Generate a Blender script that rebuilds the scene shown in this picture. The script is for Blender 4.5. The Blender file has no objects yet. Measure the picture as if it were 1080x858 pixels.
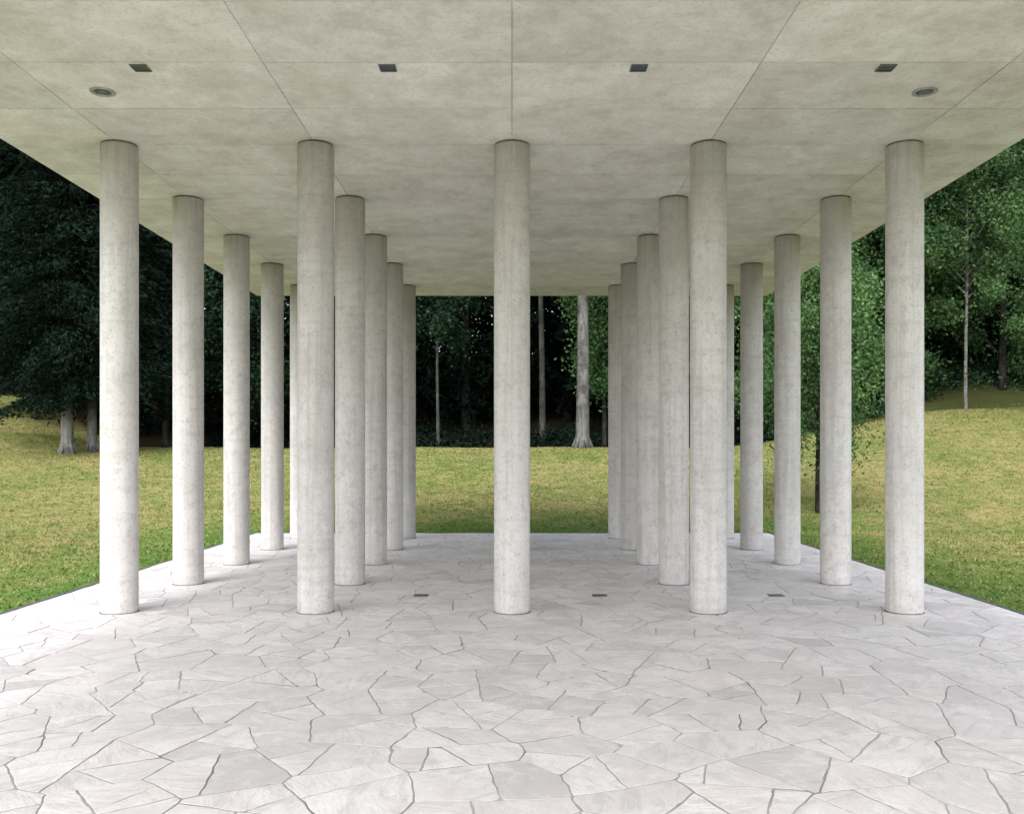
import bpy, math, random
import numpy as np
random.seed(7); rng = np.random.default_rng(7)
R = math.radians
scene = bpy.context.scene
col = scene.collection

# ------------------------------------------------------------------ helpers
def link(name, me, mats=(), parent=None):
    for m in mats: me.materials.append(m)
    o = bpy.data.objects.new(name, me); col.objects.link(o)
    if parent: o.parent = parent
    return o
def tag(o, label=None, cat=None, group=None, kind=None):
    if label: o['label'] = label
    if cat: o['category'] = cat
    if group: o['group'] = group
    if kind: o['kind'] = kind
    return o
def empty(name, loc):
    o = bpy.data.objects.new(name, None); col.objects.link(o); o.location = loc
    o.empty_display_size = .3
    return o
def mesh_np(name, verts, faces_n, smooth=False):
    k = faces_n; n = len(verts)//k
    me = bpy.data.meshes.new(name)
    me.vertices.add(len(verts)); me.vertices.foreach_set('co', np.ascontiguousarray(verts, dtype=np.float32).ravel())
    me.loops.add(len(verts)); me.loops.foreach_set('vertex_index', np.arange(len(verts), dtype=np.int32))
    me.polygons.add(n)
    me.polygons.foreach_set('loop_start', np.arange(0, n*k, k, dtype=np.int32))
    me.update(calc_edges=True)
    return me
class MB:
    def __init__(s): s.v=[]; s.f=[]; s.m=[]; s.a=[]
    def tube(s, pts, rad, seg=8, mi=0, cap=True):
        pts=[np.array(p,float) for p in pts]; b=len(s.v)
        for i,p in enumerate(pts):
            d = pts[min(i+1,len(pts)-1)]-pts[max(i-1,0)]; d/= (np.linalg.norm(d)+1e-9)
            u = np.cross(d,[0,1,0] if abs(d[1])<.9 else [1,0,0]); u/=np.linalg.norm(u); w=np.cross(d,u)
            for k in range(seg):
                a=2*math.pi*k/seg
                s.v.append(tuple(p+rad[i]*(math.cos(a)*u+math.sin(a)*w)))
        for i in range(len(pts)-1):
            for k in range(seg):
                k2=(k+1)%seg
                s.f.append((b+i*seg+k,b+i*seg+k2,b+(i+1)*seg+k2,b+(i+1)*seg+k)); s.m.append(mi); s.a.append(0)
        if cap:
            s.f.append(tuple(b+(len(pts)-1)*seg+k for k in range(seg))); s.m.append(mi); s.a.append(0)
    def lathe(s, prof, seg=64, mi=0, c=(0,0)):
        b=len(s.v)
        for r,z in prof:
            for k in range(seg):
                a=2*math.pi*k/seg; s.v.append((c[0]+r*math.cos(a),c[1]+r*math.sin(a),z))
        for i in range(len(prof)-1):
            for k in range(seg):
                k2=(k+1)%seg
                s.f.append((b+i*seg+k,b+i*seg+k2,b+(i+1)*seg+k2,b+(i+1)*seg+k)); s.m.append(mi); s.a.append(0)
    def box(s, x0,x1,y0,y1,z0,z1, mi=0, a=0):
        b=len(s.v)
        s.v += [(x0,y0,z0),(x1,y0,z0),(x1,y1,z0),(x0,y1,z0),(x0,y0,z1),(x1,y0,z1),(x1,y1,z1),(x0,y1,z1)]
        for q in ((0,3,2,1),(4,5,6,7),(0,1,5,4),(1,2,6,5),(2,3,7,6),(3,0,4,7)):
            s.f.append(tuple(b+i for i in q)); s.m.append(mi); s.a.append(a)
    def mesh(s, name, smooth=False, attr=None):
        me=bpy.data.meshes.new(name); me.from_pydata(s.v,[],s.f); me.polygons.foreach_set('material_index', s.m)
        if smooth: me.polygons.foreach_set('use_smooth',[True]*len(s.f))
        if attr:
            at=me.attributes.new(attr,'FLOAT','FACE'); at.data.foreach_set('value', s.a)
        me.update(); return me

# ------------------------------------------------------------------ node helpers
class NT:
    def __init__(s,name):
        s.mat=bpy.data.materials.new(name); s.mat.use_nodes=True; s.t=s.mat.node_tree; s.t.nodes.clear()
        s.out=s.n('ShaderNodeOutputMaterial')
    def n(s,ty,**kw):
        nd=s.t.nodes.new(ty)
        for k,v in kw.items(): setattr(nd,k,v)
        return nd
    def l(s,a,b): s.t.links.new(a,b)
    def setv(s,sock,v):
        if isinstance(v,bpy.types.NodeSocket): s.l(v,sock)
        else: sock.default_value=v
    def math(s,op,a,b=0.0,c=None,clamp=False):
        nd=s.n('ShaderNodeMath',operation=op,use_clamp=clamp); s.setv(nd.inputs[0],a); s.setv(nd.inputs[1],b)
        if c is not None: s.setv(nd.inputs[2],c)
        return nd.outputs[0]
    def noise(s,vec,scale,detail=4,rough=.55,dist=0.0):
        nd=s.n('ShaderNodeTexNoise'); s.l(vec,nd.inputs['Vector']); nd.inputs['Scale'].default_value=scale
        nd.inputs['Detail'].default_value=detail; nd.inputs['Roughness'].default_value=rough; nd.inputs['Distortion'].default_value=dist
        return nd.outputs['Fac']
    def ramp(s,fac,stops):
        nd=s.n('ShaderNodeValToRGB'); s.l(fac,nd.inputs[0]); e=nd.color_ramp.elements
        while len(e)<len(stops): e.new(.5)
        for i,(p,c) in enumerate(stops):
            e[i].position=p; e[i].color=(c,c,c,1) if not isinstance(c,tuple) else (*c,1)
        return nd.outputs[0]
    def mix(s,fac,a,b,mode='MIX'):
        nd=s.n('ShaderNodeMix',data_type='RGBA',blend_type=mode); s.setv(nd.inputs[0],fac)
        for i,v in ((6,a),(7,b)):
            if isinstance(v,tuple): nd.inputs[i].default_value=(*v,1)
            else: s.l(v,nd.inputs[i])
        return nd.outputs[2]
    def vscale(s,vec,sc):
        nd=s.n('ShaderNodeMapping'); s.l(vec,nd.inputs[0]); nd.inputs['Scale'].default_value=sc; return nd.outputs[0]
    def bump(s,h,strength,dist,prev=None):
        nd=s.n('ShaderNodeBump'); nd.inputs['Strength'].default_value=strength; nd.inputs['Distance'].default_value=dist
        s.l(h,nd.inputs['Height'])
        return nd.outputs[0]
    def bsdf(s,colr,rough=.8,normal=None,spec=.3,metal=0.0):
        nd=s.n('ShaderNodeBsdfPrincipled'); s.setv(nd.inputs['Base Color'],(*colr,1) if isinstance(colr,tuple) else colr)
        s.setv(nd.inputs['Roughness'],rough); nd.inputs['Specular IOR Level'].default_value=spec; nd.inputs['Metallic'].default_value=metal
        if normal: s.l(normal,nd.inputs['Normal'])
        return nd.outputs[0]
    def diff(s,colr,normal=None):
        nd=s.n('ShaderNodeBsdfDiffuse'); s.l(colr,nd.inputs[0])
        if normal: s.l(normal,nd.inputs['Normal'])
        return nd.outputs[0]
    def done(s,sh): s.l(sh,s.out.inputs[0]); return s.mat

def mat_column():
    t=NT('column_concrete'); tc=t.n('ShaderNodeTexCoord'); oi=t.n('ShaderNodeObjectInfo')
    off=t.n('ShaderNodeVectorMath',operation='ADD'); t.l(tc.outputs['Object'],off.inputs[0])
    sc=t.math('MULTIPLY',oi.outputs['Random'],71.0); cm=t.n('ShaderNodeCombineXYZ'); t.l(sc,cm.inputs[0]); t.l(sc,cm.inputs[2])
    t.l(cm.outputs[0],off.inputs[1]); v=off.outputs[0]
    big=t.noise(v,1.3,3,.6,.4); mid=t.noise(v,9,4,.75); fine=t.noise(v,40,2,.75)
    streak=t.noise(t.vscale(v,(13,13,.45)),1,3,.65); rings=t.noise(t.vscale(v,(.7,.7,14)),1,2,.6)
    c=t.mix(t.ramp(big,[(.35,0.0),(.65,1.0)]),(.585,.57,.56),(.69,.675,.67))
    c=t.mix(t.ramp(mid,[(.36,.42),(.5,0.0)]),c,(.42,.405,.39))
    c=t.mix(t.ramp(streak,[(.36,.38),(.48,0.0),(.56,0.0),(.7,.35)]),c,t.mix(t.ramp(streak,[(.49,0.0),(.51,1.0)]),(.44,.42,.40),(.80,.79,.785)))
    c=t.mix(t.ramp(rings,[(.34,.25),(.46,0.0)]),c,(.45,.435,.42))
    c=t.mix(t.ramp(fine,[(.34,.45),(.45,0.0),(.62,0.0),(.72,.25)]),c,(.37,.36,.35))
    vo=t.n('ShaderNodeTexVoronoi'); t.l(v,vo.inputs['Vector']); vo.inputs['Scale'].default_value=23
    pit=t.ramp(vo.outputs['Distance'],[(.10,1.0),(.18,0.0)])
    gate=t.ramp(mid,[(.43,1.0),(.54,0.08)]); pit=t.math('MULTIPLY',pit,gate)
    c=t.mix(t.math('MULTIPLY',pit,.65),c,(.18,.175,.17))
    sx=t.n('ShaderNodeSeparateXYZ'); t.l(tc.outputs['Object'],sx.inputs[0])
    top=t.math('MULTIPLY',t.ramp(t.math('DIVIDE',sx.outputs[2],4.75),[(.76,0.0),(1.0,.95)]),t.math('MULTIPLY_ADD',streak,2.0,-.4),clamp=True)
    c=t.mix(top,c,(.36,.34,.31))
    tone=t.math('MULTIPLY_ADD',oi.outputs['Random'],.2,.89)
    hs=t.n('ShaderNodeHueSaturation'); t.l(c,hs.inputs['Color']); t.l(tone,hs.inputs['Value'])
    return t.done(t.diff(hs.outputs[0],t.bump(fine,.35,.006)))
def mat_ceiling():
    t=NT('ceiling_concrete'); tc=t.n('ShaderNodeTexCoord'); at=t.n('ShaderNodeAttribute',attribute_name='rnd')
    v=tc.outputs['Object']
    cm=t.n('ShaderNodeCombineXYZ'); t.l(t.math('MULTIPLY',at.outputs['Fac'],13.0),cm.inputs[2])
    ad=t.n('ShaderNodeVectorMath',operation='ADD'); t.l(v,ad.inputs[0]); t.l(cm.outputs[0],ad.inputs[1]); pv=ad.outputs[0]
    big=t.noise(pv,.7,3,.62,.6); mid=t.noise(v,2.6,6,.77,.2); fine=t.noise(v,34,2,.7)
    c=t.mix(t.ramp(big,[(.32,0.0),(.66,1.0)]),(.665,.64,.585),(.79,.77,.72))
    c=t.mix(t.ramp(mid,[(.38,.48),(.50,0.0)]),c,(.52,.49,.43))
    c=t.mix(t.ramp(mid,[(.53,0.0),(.64,.5)]),c,(.91,.89,.86))
    c=t.mix(t.ramp(fine,[(.34,.35),(.46,0.0)]),c,(.47,.45,.41))
    vo=t.n('ShaderNodeTexVoronoi'); t.l(v,vo.inputs['Vector']); vo.inputs['Scale'].default_value=18
    pit=t.math('MULTIPLY',t.ramp(vo.outputs['Distance'],[(.07,1.0),(.14,0.0)]),t.ramp(mid,[(.5,0.0),(.58,1.0)]))
    c=t.mix(t.math('MULTIPLY',pit,.5),c,(.28,.265,.23))
    hs=t.n('ShaderNodeHueSaturation'); t.l(c,hs.inputs['Color']); t.l(t.math('MULTIPLY_ADD',at.outputs['Fac'],.15,.94),hs.inputs['Value'])
    return t.done(t.diff(hs.outputs[0]))
def mat_stone():
    t=NT('flagstone'); tc=t.n('ShaderNodeTexCoord'); at=t.n('ShaderNodeAttribute',attribute_name='rnd'); r=at.outputs['Fac']
    v=tc.outputs['Object']
    rot=t.n('ShaderNodeVectorRotate',rotation_type='Z_AXIS'); t.l(v,rot.inputs['Vector']); t.l(t.math('MULTIPLY',r,43.0),rot.inputs['Angle'])
    cm=t.n('ShaderNodeCombineXYZ'); t.l(t.math('MULTIPLY',r,97.0),cm.inputs[2])
    ad=t.n('ShaderNodeVectorMath',operation='ADD'); t.l(rot.outputs[0],ad.inputs[0]); t.l(cm.outputs[0],ad.inputs[1]); pv=ad.outputs[0]
    streak=t.noise(t.vscale(pv,(2.2,8,1)),1,5,.72,1.2)
    cloud=t.noise(pv,4.5,4,.72,.5); fine=t.noise(v,60,2,.7)
    wn=t.n('ShaderNodeTexWhiteNoise',noise_dimensions='1D'); t.l(r,wn.inputs['W'])
    base=t.ramp(wn.outputs['Value'],[(0.0,(.56,.54,.55)),(.12,(.67,.64,.65)),(.5,(.74,.71,.72)),(.8,(.78,.755,.765)),(1.0,(.73,.68,.675))])
    c=t.mix(t.ramp(streak,[(.38,.6),(.5,0.0)]),base,(.52,.50,.51))
    c=t.mix(t.ramp(cloud,[(.5,0.0),(.66,.55)]),c,(.87,.85,.86))
    c=t.mix(t.ramp(cloud,[(.32,.5),(.44,0.0)]),c,(.60,.55,.54))
    c=t.mix(t.ramp(fine,[(.34,.4),(.46,0.0)]),c,(.46,.44,.45))
    dirt=t.noise(v,1.3,4,.72)
    c=t.mix(t.ramp(dirt,[(.38,.4),(.54,0.0)]),c,(.58,.55,.55))
    return t.done(t.bsdf(c,.6,t.bump(streak,.55,.016),.2))
def mat_mortar():
    t=NT('joint_mortar'); tc=t.n('ShaderNodeTexCoord'); v=tc.outputs['Object']
    n=t.noise(v,1.1,3,.65)
    c=t.mix(t.ramp(n,[(.34,0.0),(.54,1.0)]),(.26,.25,.25),(.46,.44,.445))
    return t.done(t.diff(c))
def mat_simple(name,c,rough=.7,metal=0.0,nscale=20,var=.35,bump=.2):
    t=NT(name); tc=t.n('ShaderNodeTexCoord'); v=tc.outputs['Object']
    n=t.noise(v,nscale,3,.6)
    cc=t.mix(t.ramp(n,[(.3,0.0),(.7,1.0)]),tuple(x*(1-var) for x in c),tuple(min(1,x*(1+var)) for x in c))
    return t.done(t.bsdf(cc,rough,t.bump(n,bump,.004),.4,metal))
def grass_color(t,full=True):
    g=t.n('ShaderNodeNewGeometry'); p=g.outputs['Position']
    sx=t.n('ShaderNodeSeparateXYZ'); t.l(p,sx.inputs[0])
    dx=t.math('SUBTRACT',t.math('ABSOLUTE',sx.outputs[0]),5.2); dy=t.math('SUBTRACT',sx.outputs[1],18.5)
    d=t.math('MAXIMUM',dx,dy)
    n1=t.noise(p,.3,4,.72,.2); n2=t.noise(p,1.7,5,.78); n3=t.noise(p,6.5,3,.75)
    c=t.mix(t.ramp(n1,[(.36,0.0),(.60,1.0)]),(.118,.152,.042),(.205,.192,.078))
    c=t.mix(t.ramp(n2,[(.36,.7),(.50,0.0)]),c,(.078,.122,.032))
    c=t.mix(t.ramp(n2,[(.52,0.0),(.66,.65)]),c,(.27,.225,.11))
    c=t.mix(t.ramp(n3,[(.36,.55),(.48,0.0)]),c,(.065,.088,.028))
    c=t.mix(t.ramp(n3,[(.54,0.0),(.68,.5)]),c,(.27,.245,.105))
    rt=t.math('DIVIDE',t.math('SUBTRACT',sx.outputs[0],9.0),9.0,clamp=True)
    c=t.mix(t.math('MULTIPLY',rt,.35),c,t.mix(n2,(.06,.085,.026),(.20,.145,.065)))
    e=t.math('SUBTRACT',1.0,t.math('DIVIDE',t.math('ADD',d,t.math('MULTIPLY',t.math('SUBTRACT',n2,.5),7.0)),3.0),clamp=True)
    c=t.mix(t.math('MULTIPLY',e,.75),c,(.075,.165,.035))
    return c,n2,n3,sx
def mat_ground():
    t=NT('lawn_ground'); c,n2,n3,sx=grass_color(t)
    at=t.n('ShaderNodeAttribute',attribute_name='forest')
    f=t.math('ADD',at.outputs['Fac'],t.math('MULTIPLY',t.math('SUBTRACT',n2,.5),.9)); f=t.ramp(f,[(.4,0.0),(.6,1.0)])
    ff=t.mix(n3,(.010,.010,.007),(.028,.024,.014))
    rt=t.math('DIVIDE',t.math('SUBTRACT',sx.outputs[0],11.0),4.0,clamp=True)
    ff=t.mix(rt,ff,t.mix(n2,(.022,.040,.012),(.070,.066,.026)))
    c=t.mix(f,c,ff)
    return t.done(t.diff(c))
def mat_blade():
    t=NT('grass_blades'); c,*_=grass_color(t,False); g=t.n('ShaderNodeNewGeometry'); r=g.outputs['Random Per Island']
    c=t.mix(t.ramp(r,[(.84,0.0),(.9,.55)]),c,(.34,.29,.15)); c=t.mix(t.ramp(r,[(.10,.5),(.16,0.0)]),c,(.05,.08,.025))
    hs=t.n('ShaderNodeHueSaturation'); t.l(c,hs.inputs['Color']); hs.inputs['Value'].default_value=1.2
    return t.done(t.diff(hs.outputs[0]))
def mat_leaf(name,dark,light,tip,trans=0.0):
    t=NT(name); g=t.n('ShaderNodeNewGeometry'); oi=t.n('ShaderNodeObjectInfo')
    n=t.noise(g.outputs['Position'],.7,1,.6); r=g.outputs['Random Per Island']
    f=t.math('ADD',t.math('MULTIPLY',r,.3),t.ramp(n,[(.38,0.0),(.62,.7)]))
    c=t.mix(f,dark,light); c=t.mix(t.ramp(r,[(.85,0.0),(.95,.4)]),c,tip)
    hs=t.n('ShaderNodeHueSaturation'); t.l(c,hs.inputs['Color']); t.l(t.math('MULTIPLY_ADD',oi.outputs['Random'],.4,.8),hs.inputs['Value'])
    if trans==0: return t.done(t.diff(hs.outputs[0]))
    tr=t.n('ShaderNodeBsdfTranslucent'); t.l(hs.outputs[0],tr.inputs[0])
    m=t.n('ShaderNodeMixShader'); m.inputs[0].default_value=trans; t.l(t.diff(hs.outputs[0]),m.inputs[1]); t.l(tr.outputs[0],m.inputs[2])
    return t.done(m.outputs[0])
def mat_bark(name,a,b,mark=None,darktop=None):
    t=NT(name); tc=t.n('ShaderNodeTexCoord'); v=tc.outputs['Object']
    n=t.noise(t.vscale(v,(6,6,1.2)),2,3,.65); n2=t.noise(v,1.6,3,.7)
    c=t.mix(t.ramp(n,[(.35,0.0),(.65,1.0)]),a,b); c=t.mix(t.ramp(n2,[(.45,0.0),(.62,.75)]),c,tuple(x*.45 for x in a))
    if mark:
        m=t.noise(t.vscale(v,(2,2,12)),1.5,2,.6); c=t.mix(t.ramp(m,[(.55,0.0),(.64,1.0)]),c,mark)
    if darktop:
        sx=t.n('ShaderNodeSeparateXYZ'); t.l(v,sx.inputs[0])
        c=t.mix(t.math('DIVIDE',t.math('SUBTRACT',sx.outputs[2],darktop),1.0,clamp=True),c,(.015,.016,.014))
    return t.done(t.diff(c,t.bump(n,.8,.03)))

M_COL=mat_column(); M_CEIL=mat_ceiling(); M_STONE=mat_stone(); M_MORTAR=mat_mortar()
M_RING=mat_simple('joint_ring',(.16,.15,.14),.9)
M_STEEL=mat_simple('edge_steel',(.14,.15,.16),.5,.3,8,.3)
M_LAMPFRAME=mat_simple('lamp_frame_metal',(.42,.43,.43),.45,.6,30,.15,.05)
M_LAMPGLASS=mat_simple('lamp_dark_glass',(.03,.045,.05),.15,0,5,.3,.0)
M_FLOORGLASS=mat_simple('floor_lamp_glass',(.10,.125,.125),.4,0,5,.3,.0)
M_GROUND=mat_ground(); M_BLADE=mat_blade()
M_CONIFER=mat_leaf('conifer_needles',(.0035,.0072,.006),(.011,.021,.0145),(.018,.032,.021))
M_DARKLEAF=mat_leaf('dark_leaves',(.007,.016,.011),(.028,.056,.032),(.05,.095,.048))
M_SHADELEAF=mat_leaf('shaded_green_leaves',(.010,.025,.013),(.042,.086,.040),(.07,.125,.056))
M_MIDLEAF=mat_leaf('mid_green_leaves',(.016,.040,.020),(.080,.155,.064),(.125,.22,.088),.25)
M_BRIGHT=mat_leaf('fresh_green_leaves',(.026,.064,.026),(.118,.212,.080),(.175,.285,.11),.3)
M_BARKD=mat_bark('dark_bark',(.018,.017,.015),(.045,.043,.04))
M_BARKP=mat_bark('pale_bark',(.085,.085,.08),(.17,.172,.16))
M_BARKG=mat_bark('dim_grey_bark',(.04,.042,.04),(.085,.088,.082))
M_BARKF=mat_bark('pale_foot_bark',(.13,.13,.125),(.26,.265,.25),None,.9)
M_BIRCH=mat_bark('birch_bark',(.14,.145,.135),(.26,.265,.25),(.03,.03,.028))

# ------------------------------------------------------------------ terrain
def sst(a,b,x):
    t=np.clip((x-a)/(b-a),0,1); return t*t*(3-2*t)
def H(X,Y):
    X=np.asarray(X,float); Y=np.asarray(Y,float)
    h=-.045+1.8*sst(17,34,Y)+1.5*sst(7,18,X)*sst(18,36,Y)+1.45*sst(13,21,-X)*sst(22,39,Y)
    h+=.24*np.clip(Y-37,0,60)*(1-.4*sst(60,90,Y))
    h+=.7*sst(14,22,X)*sst(36,42,Y)
    out=np.clip(np.maximum(np.abs(X)-5.4,Y-18.8),0,1.5)/1.5
    h+=out*(.02*np.sin(X*.9+Y*.35)+.015*np.sin(Y*1.1-X*.5+1.3))
    return h
def edgeY(X):
    X=np.asarray(X,float)
    return 34.2+6.5*sst(14,21,-X)+2.5*sst(11,18,X)+.5*np.sin(X*.7)
xs=np.concatenate([np.linspace(-400,-60,12,endpoint=False),np.linspace(-60,60,261),np.linspace(60,400,13)[1:]])
ys=np.concatenate([np.linspace(-400,-20,12,endpoint=False),np.linspace(-20,80,221),np.linspace(80,500,14)[1:]])
GX,GY=np.meshgrid(xs,ys); GZ=H(GX,GY)
V=np.stack([GX.ravel(),GY.ravel(),GZ.ravel()],1); nx=len(xs); ny=len(ys)
F=[(j*nx+i,j*nx+i+1,(j+1)*nx+i+1,(j+1)*nx+i) for j in range(ny-1) for i in range(nx-1)]
me=bpy.data.meshes.new('ground'); me.from_pydata(V.tolist(),[],F)
at=me.attributes.new('forest','FLOAT','POINT'); fm=np.clip((GY-edgeY(GX))/2.0+.5,0,1)
fm=np.maximum(fm,np.clip((np.abs(GX)-30)/4,0,1)*(GY>5)); at.data.foreach_set('value',fm.ravel().astype(np.float32))
me.polygons.foreach_set('use_smooth',[True]*len(F)); me.update()
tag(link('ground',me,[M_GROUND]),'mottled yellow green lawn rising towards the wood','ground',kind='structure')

N=320000
Y=5+(rng.random(N)**.75)*34; X=(rng.random(N)*2-1)*(.6*Y+2)
ok=((np.abs(X)>5.24)|(Y>18.58))&(Y<edgeY(X)+.6)
X=X[ok];Y=Y[ok]; n=len(X); Z=H(X,Y)-.004
hgt=rng.uniform(.014,.042,n); a=rng.random(n)*6.283; w=rng.uniform(.006,.012,n)*(1+Y/35); ln=rng.uniform(.8,2.0,n)*hgt; la=rng.random(n)*6.283
P=np.zeros((n,3,3)); P[:,0]=np.stack([X-w*np.cos(a),Y-w*np.sin(a),Z],1); P[:,1]=np.stack([X+w*np.cos(a),Y+w*np.sin(a),Z],1); P[:,2]=np.stack([X+ln*np.cos(la),Y+ln*np.sin(la),Z+hgt],1)
tag(link('grass',mesh_np('grass',P.reshape(-1,3),3),[M_BLADE]),'short patchy grass of the lawn around the terrace','grass',kind='stuff')

# ------------------------------------------------------------------ paving (irregular flagstones)
TX=5.12; TY0=-4.0; TY1=18.45
def clip(poly,a,b,c):
    out=[]
    for i in range(len(poly)):
        p=poly[i]; q=poly[(i+1)%len(poly)]
        dp=a*p[0]+b*p[1]-c; dq=a*q[0]+b*q[1]-c
        if dp<=0: out.append(p)
        if (dp<0<dq) or (dq<0<dp):
            s=dp/(dp-dq); out.append((p[0]+s*(q[0]-p[0]),p[1]+s*(q[1]-p[1])))
    return out
pts=[]; tries=0
while len(pts)<900 and tries<26000:
    tries+=1
    p=(random.uniform(-TX,TX),random.uniform(TY0,TY1)); r=random.choice([.14,.26,.34,.42,.5])
    if all((p[0]-q[0])**2+(p[1]-q[1])**2>((r+q[2])*.46)**2 for q in pts): pts.append((p[0],p[1],r))
PA=np.array(pts)
cells=[]
for i,(x,y,r) in enumerate(pts):
    poly=[(-TX,TY0),(TX,TY0),(TX,TY1),(-TX,TY1)]
    poly=clip(poly,1,0,x+1.4);poly=clip(poly,-1,0,-x+1.4);poly=clip(poly,0,1,y+1.4);poly=clip(poly,0,-1,-y+1.4)
    d2=(PA[:,0]-x)**2+(PA[:,1]-y)**2
    for j in np.argsort(d2)[1:30]:
        X2,Y2,r2=pts[j]; w1=r*r*.3; w2=r2*r2*.3
        poly=clip(poly,2*(X2-x),2*(Y2-y),X2*X2+Y2*Y2-x*x-y*y-w2+w1)
        if len(poly)<3: break
    if len(poly)>=3: cells.append(poly)
def area(p): return .5*sum(p[i][0]*p[(i+1)%len(p)][1]-p[(i+1)%len(p)][0]*p[i][1] for i in range(len(p))) if len(p)>2 else 0
fin=[]
def split(c,lvl=0):
    A=area(c)
    if A<.003: return
    if A>.25 or (A>.11 and random.random()<.5 and lvl<3):
        cx=sum(p[0] for p in c)/len(c); cy=sum(p[1] for p in c)/len(c)
        sxx=sum((p[0]-cx)**2 for p in c); syy=sum((p[1]-cy)**2 for p in c); sxy=sum((p[0]-cx)*(p[1]-cy) for p in c)
        th=.5*math.atan2(2*sxy,sxx-syy)+random.uniform(-.5,.5); a_,b_=math.cos(th),math.sin(th); o_=a_*cx+b_*cy+random.uniform(-.07,.07)
        c1=clip(c,a_,b_,o_); c2=clip(c,-a_,-b_,-o_)
        if min(area(c1),area(c2))<.02: fin.append(c); return
        split(c1,lvl+1); split(c2,lvl+1)
    else: fin.append(c)
for c in cells: split(c)
print('stones',len(fin))
def warp(x,y):
    k=min(1,(TX-abs(x))/.3,(TY1-y)/.3); k=max(0,k)
    dx=.003*math.sin(y*15.1+x*7.7)+.003*math.sin(y*33.3-x*21.1+2)
    dy=.003*math.sin(x*14.7-y*8.1+1)+.003*math.sin(x*34.9+y*19.3)
    return x+dx*k,y+dy*k
mb=MB()
for c in fin:
    if len(c)<3 or area(c)<.003: continue
    c=[p for i,p in enumerate(c) if math.hypot(p[0]-c[i-1][0],p[1]-c[i-1][1])>.012]
    if len(c)<3: continue
    cx=sum(p[0] for p in c)/len(c); cy=sum(p[1] for p in c)/len(c)
    q=list(c)
    for i in range(len(c)):
        p0=c[i];p1=c[(i+1)%len(c)]; L=math.hypot(p1[0]-p0[0],p1[1]-p0[1])
        a_,b_=(p1[1]-p0[1])/L,-(p1[0]-p0[0])/L
        g=random.choice([.002,.003,.0035,.0045])
        q=clip(q,a_,b_,a_*p0[0]+b_*p0[1]-g)
        if len(q)<3: break
    if len(q)<3 or area(q)<.0015: continue
    ring=[]
    chip=random.randrange(len(q)) if random.random()<.25 else -1
    for i in range(len(q)):
        p0=q[i];p1=q[(i+1)%len(q)]; L=math.hypot(p1[0]-p0[0],p1[1]-p0[1]); k=max(1,int(L/.035))
        for s in range(k):
            f=s/k; x=p0[0]+f*(p1[0]-p0[0]); y=p0[1]+f*(p1[1]-p0[1])
            inn=random.uniform(0,.0035) if s else random.uniform(.001,.005)
            if s==0 and i==chip: inn=random.uniform(.010,.025)
            if s and random.random()<.03: inn+=.006
            d=math.hypot(cx-x,cy-y)+1e-6; ring.append(warp(x+(cx-x)/d*inn,y+(cy-y)/d*inn))
    if len(ring)<3: continue
    cx,cy=warp(cx,cy)
    z=random.uniform(-.002,.001); tx=random.uniform(-.003,.003); ty=random.uniform(-.003,.003); rv=random.random(); b=len(mb.v); m=len(ring)
    for sh,dz in ((0,-.012),(.0003,-.0012),(.0035,0)):
        for (x,y) in ring:
            d=math.hypot(cx-x,cy-y)+1e-6; xx=x+(cx-x)/d*sh; yy=y+(cy-y)/d*sh
            mb.v.append((xx,yy,dz+z+tx*(x-cx)+ty*(y-cy) if dz>-.01 else -.014))
    for l in range(2):
        for k in range(m):
            k2=(k+1)%m; mb.f.append((b+l*m+k,b+l*m+k2,b+(l+1)*m+k2,b+(l+1)*m+k)); mb.m.append(1-l); mb.a.append(rv)
    mb.f.append(tuple(b+2*m+k for k in range(m))); mb.m.append(0); mb.a.append(rv)
b=len(mb.v); mb.v+=[(-TX,TY0,-.0048),(TX,TY0,-.0048),(TX,TY1,-.0048),(-TX,TY1,-.0048)]; mb.f.append((b,b+1,b+2,b+3)); mb.m.append(1); mb.a.append(0)
tag(link('terrace',mb.mesh('terrace',attr='rnd'),[M_STONE,M_MORTAR]),'crazy paving of pale irregular flagstones under the roof','paving',kind='structure')
mb=MB()
for s in (-1,1):
    x0,x1=sorted((s*(TX+.004),s*(TX+.045))); mb.box(x0,x1,TY0,TY1+.045,-.12,.006)
mb.box(-TX-.002,TX+.002,TY1+.004,TY1+.045,-.12,.006)
tag(link('kerb_strip',mb.mesh('kerb_strip'),[M_STEEL]),'dark edging strip between paving and lawn','kerb',kind='structure')

# ------------------------------------------------------------------ roof slab
HC=4.75; RY0=-1.0; RY1=18.5; RX=5.1  # slab's unseen near end lengthened past the camera to shade the foreground paving
mb=MB(); gx=[-RX,-4,-2,0,2,4,RX]; gy=[RY0]+[.4+k for k in range(19)]
gy=sorted(set(round(v,3) for v in gy if v<=RY1-.05))+[RY1]
for i in range(len(gx)-1):
    for j in range(len(gy)-1):
        g=.0045; rv=random.random(); dz=random.uniform(-.0015,.0015)
        x0,x1=gx[i]+(g if i else 0),gx[i+1]-(g if i<len(gx)-2 else 0); y0,y1=gy[j]+(g*1.3 if j else 0),gy[j+1]-(g*1.3 if j<len(gy)-2 else 0)
        mb.box(x0,x1,y0,y1,HC+dz,HC+.010,0,rv)
mb.box(-RX,RX,RY0,RY1,HC+.0105,HC+.42,0,.5)
roof=empty('flat_roof',(0,0,0)); tag(roof,'flat board-marked concrete roof slab resting on the round columns','roof')
link('roof_slab',mb.mesh('roof_slab',attr='rnd'),[M_CEIL],roof)
mb=MB()
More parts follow.
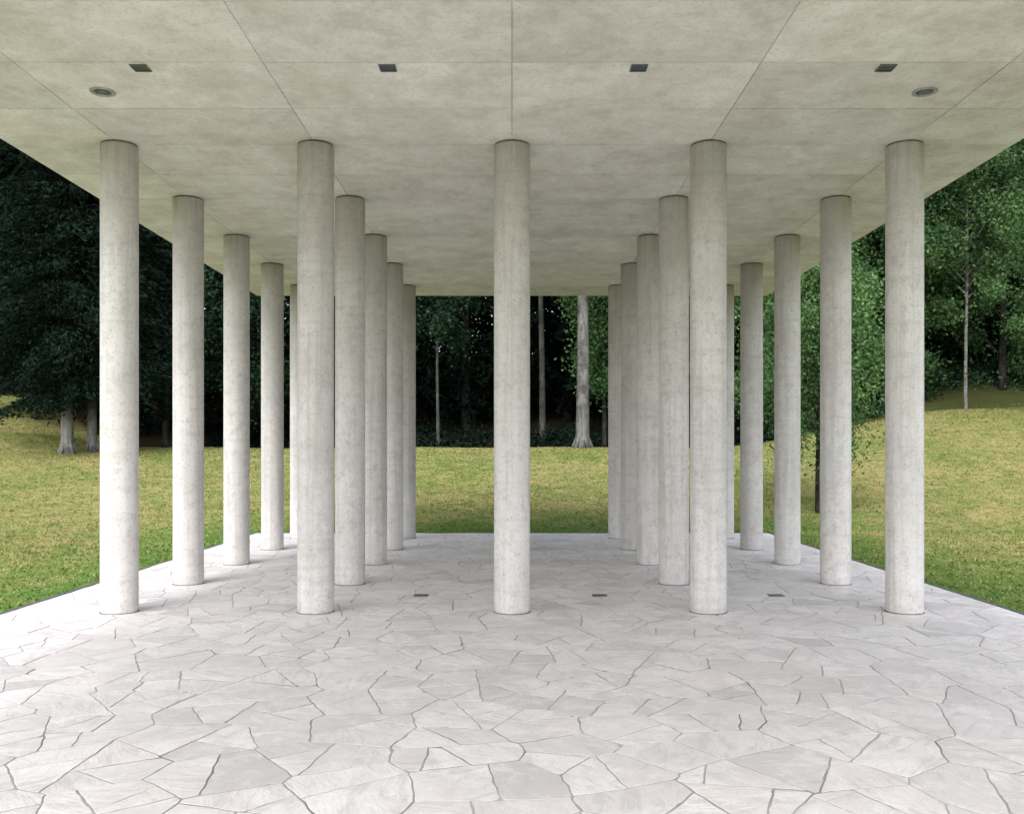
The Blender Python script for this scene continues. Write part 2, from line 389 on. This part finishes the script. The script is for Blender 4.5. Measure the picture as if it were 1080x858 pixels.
for (x0,x1,y0,y1) in ((-RX-.03,RX+.03,RY0-.03,RY0+.05),(-RX-.03,RX+.03,RY1-.05,RY1+.03),(-RX-.03,-RX+.05,RY0+.052,RY1-.052),(RX-.05,RX+.03,RY0+.052,RY1-.052)):
    mb.box(x0,x1,y0,y1,HC+.425,HC+.47)
link('roof_flashing',mb.mesh('roof_flashing'),[M_STEEL],roof)

# ------------------------------------------------------------------ columns
rad=.183
def prof_mesh():
    mb=MB(); prof=[(rad*.97,.006),(rad,.016)]
    for k in range(1,40): prof.append((rad*(1+.0015*math.sin(k*1.7)),.016+(HC-.045)*k/40))
    prof+=[(rad,HC-.026),(rad*.985,HC-.02)]
    mb.lathe(prof,72); return mb.mesh('shaft',True)
shaft=prof_mesh()
mb=MB(); mb.lathe([(rad*.955,HC-.022),(rad*.955,HC-.002)],64); tj=mb.mesh('top_joint',True)
mb=MB(); mb.lathe([(rad+.008,-.012),(rad+.007,.0025),(rad*.96,.008)],64); bj=mb.mesh('base_joint',True)
rows=['front row','second row','third row','fourth row','rear row']
pos=['leftmost','second from left','centre','second from right','rightmost']
first=None
for r in range(5):
    for c in range(5):
        loc=((c-2)*2.0,9.4+2*r,0)
        if first is None:
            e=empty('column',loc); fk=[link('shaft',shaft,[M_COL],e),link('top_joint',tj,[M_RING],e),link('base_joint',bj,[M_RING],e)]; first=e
        else:
            e=first.copy(); col.objects.link(e); e.location=loc
            for k in fk:
                d=k.copy(); col.objects.link(d); d.parent=e
        e.rotation_euler=(0,0,random.uniform(0,6.28))
        tag(e,f'round pale concrete column, {pos[c]} of the five in the {rows[r]}','column','round concrete columns under the flat roof')

# ------------------------------------------------------------------ ceiling and floor lamps
def ring_frame(mb,s,w,z0,z1,mi=0):
    mb.box(-s,s,-s,-s+w,z0,z1,mi); mb.box(-s,s,s-w,s,z0,z1,mi); mb.box(-s,-s+w,-s+w+.0005,s-w-.0005,z0,z1,mi); mb.box(s-w,s,-s+w+.0005,s-w-.0005,z0,z1,mi)
names=['leftmost','second from left','second from right','rightmost']
mf=MB(); ring_frame(mf,.068,.007,-.010,-.003); mf=mf.mesh('frame')
mg=MB(); mg.box(-.0605,.0605,-.0605,.0605,-.005,-.003); mg=mg.mesh('glass')
proto=None
for i,x in enumerate((-3.02,-1.01,1.03,3.04)):
    if not proto:
        proto=empty('ceiling_downlight',(x,7.5,HC)); pk=[link('frame',mf,[M_STEEL],proto),link('glass',mg,[M_LAMPGLASS],proto)]; e=proto
    else:
        e=proto.copy(); col.objects.link(e); e.location=(x,7.5,HC)
        for k in pk: d=k.copy(); col.objects.link(d); d.parent=e
    tag(e,f'small square recessed ceiling light, {names[i]} of four','ceiling light','square lights in the ceiling')
mr=MB(); mr.lathe([(.105,-.002),(.105,-.010),(.098,-.014),(.078,-.012),(.072,-.004)],40); mr=mr.mesh('ring',True)
mk=MB(); mk.lathe([(.071,-.003),(.0005,-.003)],32); mk=mk.mesh('dark_disc')
mc=MB(); mc.lathe([(.048,-.004),(.048,-.010),(.036,-.012),(.0005,-.012)],28); mc=mc.mesh('inner_lens',True)
for x,n in ((-3.55,'left'),(3.58,'right')):
    e=empty('round_downlight',(x,8.0,HC)); link('ring',mr,[],e); link('dark_disc',mk,[],e); link('inner_lens',mc,[],e)
    tag(e,f'round metal-ringed ceiling light at the {n} of the ceiling','ceiling light','round lights in the ceiling')
mr.materials.append(M_LAMPFRAME); mk.materials.append(M_LAMPGLASS); mc.materials.append(M_STEEL)
ff=MB(); ring_frame(ff,.080,.008,-.006,.006); ff=ff.mesh('frame'); ff.materials.append(M_STEEL)
fg=MB(); fg.box(-.0715,.0715,-.0715,.0715,-.006,.0045); fg=fg.mesh('glass'); fg.materials.append(M_FLOORGLASS)
for x,n in ((-1.03,'left of the centre column'),(.99,'right of the centre column'),(2.99,'between the two right-hand columns')):
    e=empty('floor_light',(x,10.45,0)); link('frame',ff,[],e); link('glass',fg,[],e)
    tag(e,f'small square dark light set in the paving, {n}','floor light','square lights in the paving')

# ------------------------------------------------------------------ trees
def quads(C,size,aspect,r,up=.4,direc=None):
    n=len(C); nrm=r.normal(size=(n,3)); nrm[:,2]+=up*2; nrm/=np.linalg.norm(nrm,axis=1)[:,None]
    d=r.normal(size=(n,3)) if direc is None else direc+r.normal(size=(n,3))*.35
    d-=nrm*(d*nrm).sum(1)[:,None]; d/=np.linalg.norm(d,axis=1)[:,None]+1e-9
    s=np.cross(nrm,d); L=(size*r.uniform(.6,1.3,n))[:,None]; W=L*aspect
    Q=np.zeros((n,4,3)); Q[:,0]=C-d*L; Q[:,1]=C+s*W-d*L*.1; Q[:,2]=C+d*L; Q[:,3]=C-s*W-d*L*.1
    return Q
def conifer_geo(seed,h,Rm,z0,dens=1.0,size=.17):
    r=np.random.default_rng(seed); out=[]; mb=MB()
    n=int(34*h/10*3.2*dens**.5)
    for k in range(n):
        t=(k+r.random())/n; z=z0+(h-z0)*t; L=Rm*(1-t)**.75*r.uniform(.6,1.15)*min(1,.7+t*3)+.25; az=r.random()*6.283
        m=int(80*dens*(L/Rm)+12); s=r.random(m)**.7
        dr=.35*L*s**2*1.1-.12*L*s; side=r.normal(size=m)*.16*L*(.35+s)*(1.15-s)
        x=np.cos(az)*L*s-np.sin(az)*side; y=np.sin(az)*L*s+np.cos(az)*side
        zz=z-dr-np.abs(r.normal(size=m))*.2
        out.append(quads(np.stack([x,y,zz],1),size,.28,r,.5,np.tile([math.cos(az),math.sin(az),-.5],(m,1))))
        if k%5==0: mb.tube([(0,0,z),(math.cos(az)*L*.5,math.sin(az)*L*.5,z+.02),(math.cos(az)*L*.9,math.sin(az)*L*.9,z-.25*L)],[.03,.015,.005],4)
    return np.concatenate(out),mb
def broad_geo(seed,h,Rm,z0,nleaf=20000,size=.07,droop=.3,top=.9,limbs=26,spread=.5):
    r=np.random.default_rng(seed); out=[]; mb=MB(); per=nleaf//(limbs*5)
    for k in range(limbs):
        t=(k+r.random()*.8)/limbs; z=z0+(h*top-z0)*t*.9; az=k*2.399+r.normal()*.4
        L=Rm*math.sin(math.pi*min(.97,.22+.72*t))**.8*r.uniform(.65,1.1); rise=L*r.uniform(.25,.9)
        tip=np.array([math.cos(az)*L,math.sin(az)*L,z+rise]); base=np.array([0,0,z]); midp=(base+tip)/2+[0,0,.18*L]
        mb.tube([base,midp,tip],[.008*h*.35*(1-t)+.010,.008*h*.18*(1-t)+.006,.004],5)
        for q in range(5):
            f=.35+.65*q/4; c=base*(1-f)+tip*f+np.array([0,0,.2*L*f*(1-f)*2])+r.normal(size=3)*.28*spread
            m=int(per*r.uniform(.4,1.6)); g=r.normal(size=(m,3))*spread*np.array([.55,.55,.36])*r.uniform(.5,1.15)
            g[:,2]-=droop*np.abs(r.normal(size=m))*1.0
            out.append(quads(c+g,size,.6,r,.3))
    return np.concatenate(out),mb
def trunk_mb(mb,h,r0,seed,lean=0.0,flare=.0,seg=12):
    P=[];Rr=[]
    for k in range(15):
        t=k/14 if flare==0 else (k/14)**1.6; P.append((lean*h*t+math.sin(t*5+seed)*.012*h*t, math.cos(t*4+seed)*.01*h*t, -.3+(h+.3)*t))
        Rr.append(r0*(1-t)**.8+.012+flare*r0*math.exp(-(h*t)/.35))
    mb.tube(P,Rr,seg)
    if flare>0:
        for k in range(5):
            a=k*1.257+seed; mb.tube([(math.cos(a)*r0*.5,math.sin(a)*r0*.5,.6),(math.cos(a)*r0*1.2,math.sin(a)*r0*1.2,.16),(math.cos(a)*r0*2.0,math.sin(a)*r0*2.0,-.15)],[r0*.3,r0*.33,r0*.22],7)
    return mb
cache={}
def tree(name,x,y,kind,seed,h,Rm,z0,r0,leafm,barkm,label,group=None,lean=0.0,flare=0.0,rot=0,**kw):
    key=(kind,seed,h,Rm,z0,r0,leafm.name,barkm.name)
    if key not in cache:
        Q,mb=(conifer_geo if kind=='con' else broad_geo)(seed,h,Rm,z0,**kw)
        if lean: Q[:,:,0]+=lean*Q[:,:,2]; mb.v=[(a+lean*c,b,c) for a,b,c in mb.v]
        tm=trunk_mb(mb,h,r0,seed,lean,flare).mesh('trunk',True); tm.materials.append(barkm)
        cm=mesh_np('crown',Q.reshape(-1,3),4); cm.materials.append(leafm); cache[key]=(tm,cm)
    tm,cm=cache[key]
    e=empty(name,(x,y,float(H(x,y)))); e.rotation_euler=(0,0,rot)
    link('trunk',tm,[],e); link('crown',cm,[],e); tag(e,label,'tree',group); return e

tree('young_tree',6.95,21.0,'br',11,7.0,1.95,1.65,.042,M_BRIGHT,M_BARKD,'slender young tree with drooping green crown on the lawn behind the right-hand columns',lean=.015,nleaf=26000,size=.045,droop=.6,limbs=34,spread=.38)
tree('birch_tree',18.2,37.0,'br',12,12.5,2.3,4.4,.06,M_BRIGHT,M_BIRCH,'slim white-trunked birch standing on the bank at the right edge',nleaf=19000,size=.075,droop=.5,limbs=34,spread=.5)
tree('broadleaf_tree',18.6,31.5,'br',13,7.0,2.2,1.9,.10,M_BRIGHT,M_BARKD,'light green leafy tree reaching in from the right edge',nleaf=18000,size=.065,droop=.2,spread=.42)
tree('pale_trunk_tree',2.55,33.5,'con',14,19,3.4,8.2,.24,M_CONIFER,M_BARKP,'tall tree with thick pale trunk and flared roots right of the centre column',flare=.35,dens=.7)
tree('pale_trunk_tree',1.25,38.0,'con',15,17,2.8,7.0,.13,M_CONIFER,M_BARKG,'tree with slimmer grey trunk just left of the thick pale trunk',dens=.6)
tree('thin_birch_tree',-2.8,35.0,'br',16,10,1.9,4.0,.055,M_DARKLEAF,M_BARKG,'thin pale-stemmed tree seen alone in the left half of the middle gap',nleaf=14000,size=.075,droop=.5,spread=.5)
tree('conifer_tree',-14.6,30.3,'con',17,17,3.8,1.8,.18,M_CONIFER,M_BARKF,'big dark conifer with pale root-flared trunk at the left of the lawn',flare=.4,dens=3.0,size=.10)
tree('conifer_tree',-14.2,31.2,'con',18,16,3.4,1.8,.14,M_CONIFER,M_BARKF,'slimmer pale-footed conifer just right of the big left one',flare=.3,dens=2.1,size=.11)
tree('conifer_tree',-18.9,36.5,'con',19,17,3.2,1.2,.12,M_CONIFER,M_BARKD,'dark conifer nearest the left edge, hanging low over the lawn',dens=1.8,size=.12)
tree('leafy_tree',-12.6,33.5,'br',19,11,2.6,2.4,.12,M_DARKLEAF,M_BARKD,'dark leafy tree between the two leftmost front columns',nleaf=24000,size=.075,droop=.45,spread=.55)
tree('leafy_tree',-10.3,34.6,'br',20,10,2.4,1.8,.13,M_DARKLEAF,M_BARKD,'dark leafy tree seen between the second and third columns of the left side',nleaf=22000,size=.075,droop=.45,spread=.55)
tree('leafy_tree',3.6,36.0,'br',21,9,1.7,2.0,.09,M_BRIGHT,M_BARKD,'green leafy tree just right of the thick pale trunk',nleaf=15000,size=.075,droop=.4,spread=.5)
tree('leafy_tree',8.4,35.5,'br',22,11,2.8,1.6,.13,M_BRIGHT,M_BARKD,'bright green tree behind the two right-hand front columns, farther off than the young tree',nleaf=28000,size=.078,droop=.4,spread=.52)
tree('leafy_tree',12.2,37.5,'br',23,13,3.0,1.4,.14,M_MIDLEAF,M_BARKD,'tall green tree behind the young tree at the edge of the wood',nleaf=32000,size=.082,droop=.4,spread=.6)
tree('leafy_tree',15.4,38.0,'br',24,14,3.0,1.0,.14,M_BRIGHT,M_BARKD,'tall green tree just left of the white birch',nleaf=34000,size=.084,droop=.4,spread=.62)
tree('leafy_tree',21.0,39.5,'br',25,15,3.4,.9,.16,M_MIDLEAF,M_BARKD,'tall green tree behind the birch at the right edge',nleaf=36000,size=.088,droop=.4,spread=.68)
k=0
for (x,y) in ((-24,41.5),(-21,41),(-17.8,38.5),(-19,43.5),(-15,39),(-11.5,38.5),(-8,37.5),(-5.2,38),(-2,40.5),(.2,42),(4.4,40),(6.8,38.8),(9.8,41),(-7,41.5),(-4,42.5),(2.6,43)):
    s=k%3
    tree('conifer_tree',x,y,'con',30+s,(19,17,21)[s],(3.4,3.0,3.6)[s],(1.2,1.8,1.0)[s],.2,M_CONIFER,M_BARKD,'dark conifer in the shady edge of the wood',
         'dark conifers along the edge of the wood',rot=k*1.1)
    k+=1
for (x,y) in ((13.5,42.5),(18.2,42.0),(24.0,43.5),(17.0,47),(22,47.5)):
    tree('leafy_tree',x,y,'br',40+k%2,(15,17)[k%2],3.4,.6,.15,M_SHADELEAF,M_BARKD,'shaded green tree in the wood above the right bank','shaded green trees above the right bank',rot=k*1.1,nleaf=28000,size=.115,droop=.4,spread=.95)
    k+=1
A,_=conifer_geo(50,20,3.8,.5,.28,.36); B,_=conifer_geo(51,23,4.2,.5,.28,.38); C_,_=broad_geo(52,17,3.6,1,4500,.26,.4,spread=1.0)
parts=[]; r=np.random.default_rng(5)
for yy in (46.5,51.5,57):
    for xx in np.arange(-40,41,4.2):
        x=xx+r.normal()*.8; y=yy+r.normal()*1.0; Q=(A,B,A,C_)[r.integers(4)]; a=r.random()*6.283; s=r.uniform(.85,1.15)
        ca,sa=math.cos(a)*s,math.sin(a)*s
        T=np.empty_like(Q); T[...,0]=Q[...,0]*ca-Q[...,1]*sa+x; T[...,1]=Q[...,0]*sa+Q[...,1]*ca+y; T[...,2]=Q[...,2]*s+float(H(x,y)); parts.append(T)
for sx in (-1,1):
    for yy in np.arange(22,46,5):
        x=sx*(31+r.normal()); y=yy; Q=(A,B)[r.integers(2)]; T=Q.copy(); T[...,0]+=x; T[...,1]+=y; T[...,2]+=float(H(x,y)); parts.append(T)
Q=np.concatenate(parts); print('forest quads',len(Q))
tag(link('forest',mesh_np('forest',Q.reshape(-1,3),4),[M_CONIFER]),'dark mass of the wood on the slope behind the lawn','forest',kind='stuff')
for (xa,xb,nn,mt,nm,lb) in ((-26,11,110,M_CONIFER,'undergrowth','low dark undergrowth along the foot of the wood'),(11,27,80,M_SHADELEAF,'bank_shrubs','low green scrub along the top of the right bank')):
    parts=[]
    for i in range(nn):
        x=r.uniform(xa,xb); y=float(edgeY(x))+r.uniform(1.2,6)+(1.0 if xa>0 else 0); z=float(H(x,y)); m=220; s=r.uniform(.4,.9)
        g=r.normal(size=(m,3))*np.array([.8,.7,.4])*s; g[:,2]=np.abs(g[:,2]); parts.append(quads(g+[x,y,z],.085,.55,r,.5))
    Q=np.concatenate(parts)
    tag(link(nm,mesh_np(nm,Q.reshape(-1,3),4),[mt]),lb,'undergrowth',kind='stuff')

# ------------------------------------------------------------------ light, camera
w=bpy.data.worlds.new('World'); scene.world=w; w.use_nodes=True; nt=w.node_tree
sky=nt.nodes.new('ShaderNodeTexSky'); sky.sky_type='NISHITA'; sky.sun_disc=False
sky.sun_elevation=R(48); sky.sun_rotation=R(195); sky.dust_density=4; sky.air_density=1.0; sky.ozone_density=1
hs=nt.nodes.new('ShaderNodeHueSaturation'); hs.inputs['Saturation'].default_value=.35
bg=nt.nodes['Background']; nt.links.new(sky.outputs[0],hs.inputs['Color']); nt.links.new(hs.outputs[0],bg.inputs[0]); bg.inputs[1].default_value=.45
L=bpy.data.lights.new('sun','SUN'); L.energy=.8; L.angle=R(55); L.color=(1,.97,.94)
lo=bpy.data.objects.new('sun',L); col.objects.link(lo); lo.rotation_euler=(R(90-48),0,R(180-195))
cam=bpy.data.cameras.new('camera'); cam.lens=32.43; cam.sensor_width=36; cam.shift_y=.0435; cam.clip_end=1500
co=bpy.data.objects.new('camera',cam); col.objects.link(co); co.location=(0,0,1.63); co.rotation_euler=(R(90),0,0); scene.camera=co
scene.view_settings.view_transform='Standard'; scene.view_settings.look='None'; scene.view_settings.exposure=0
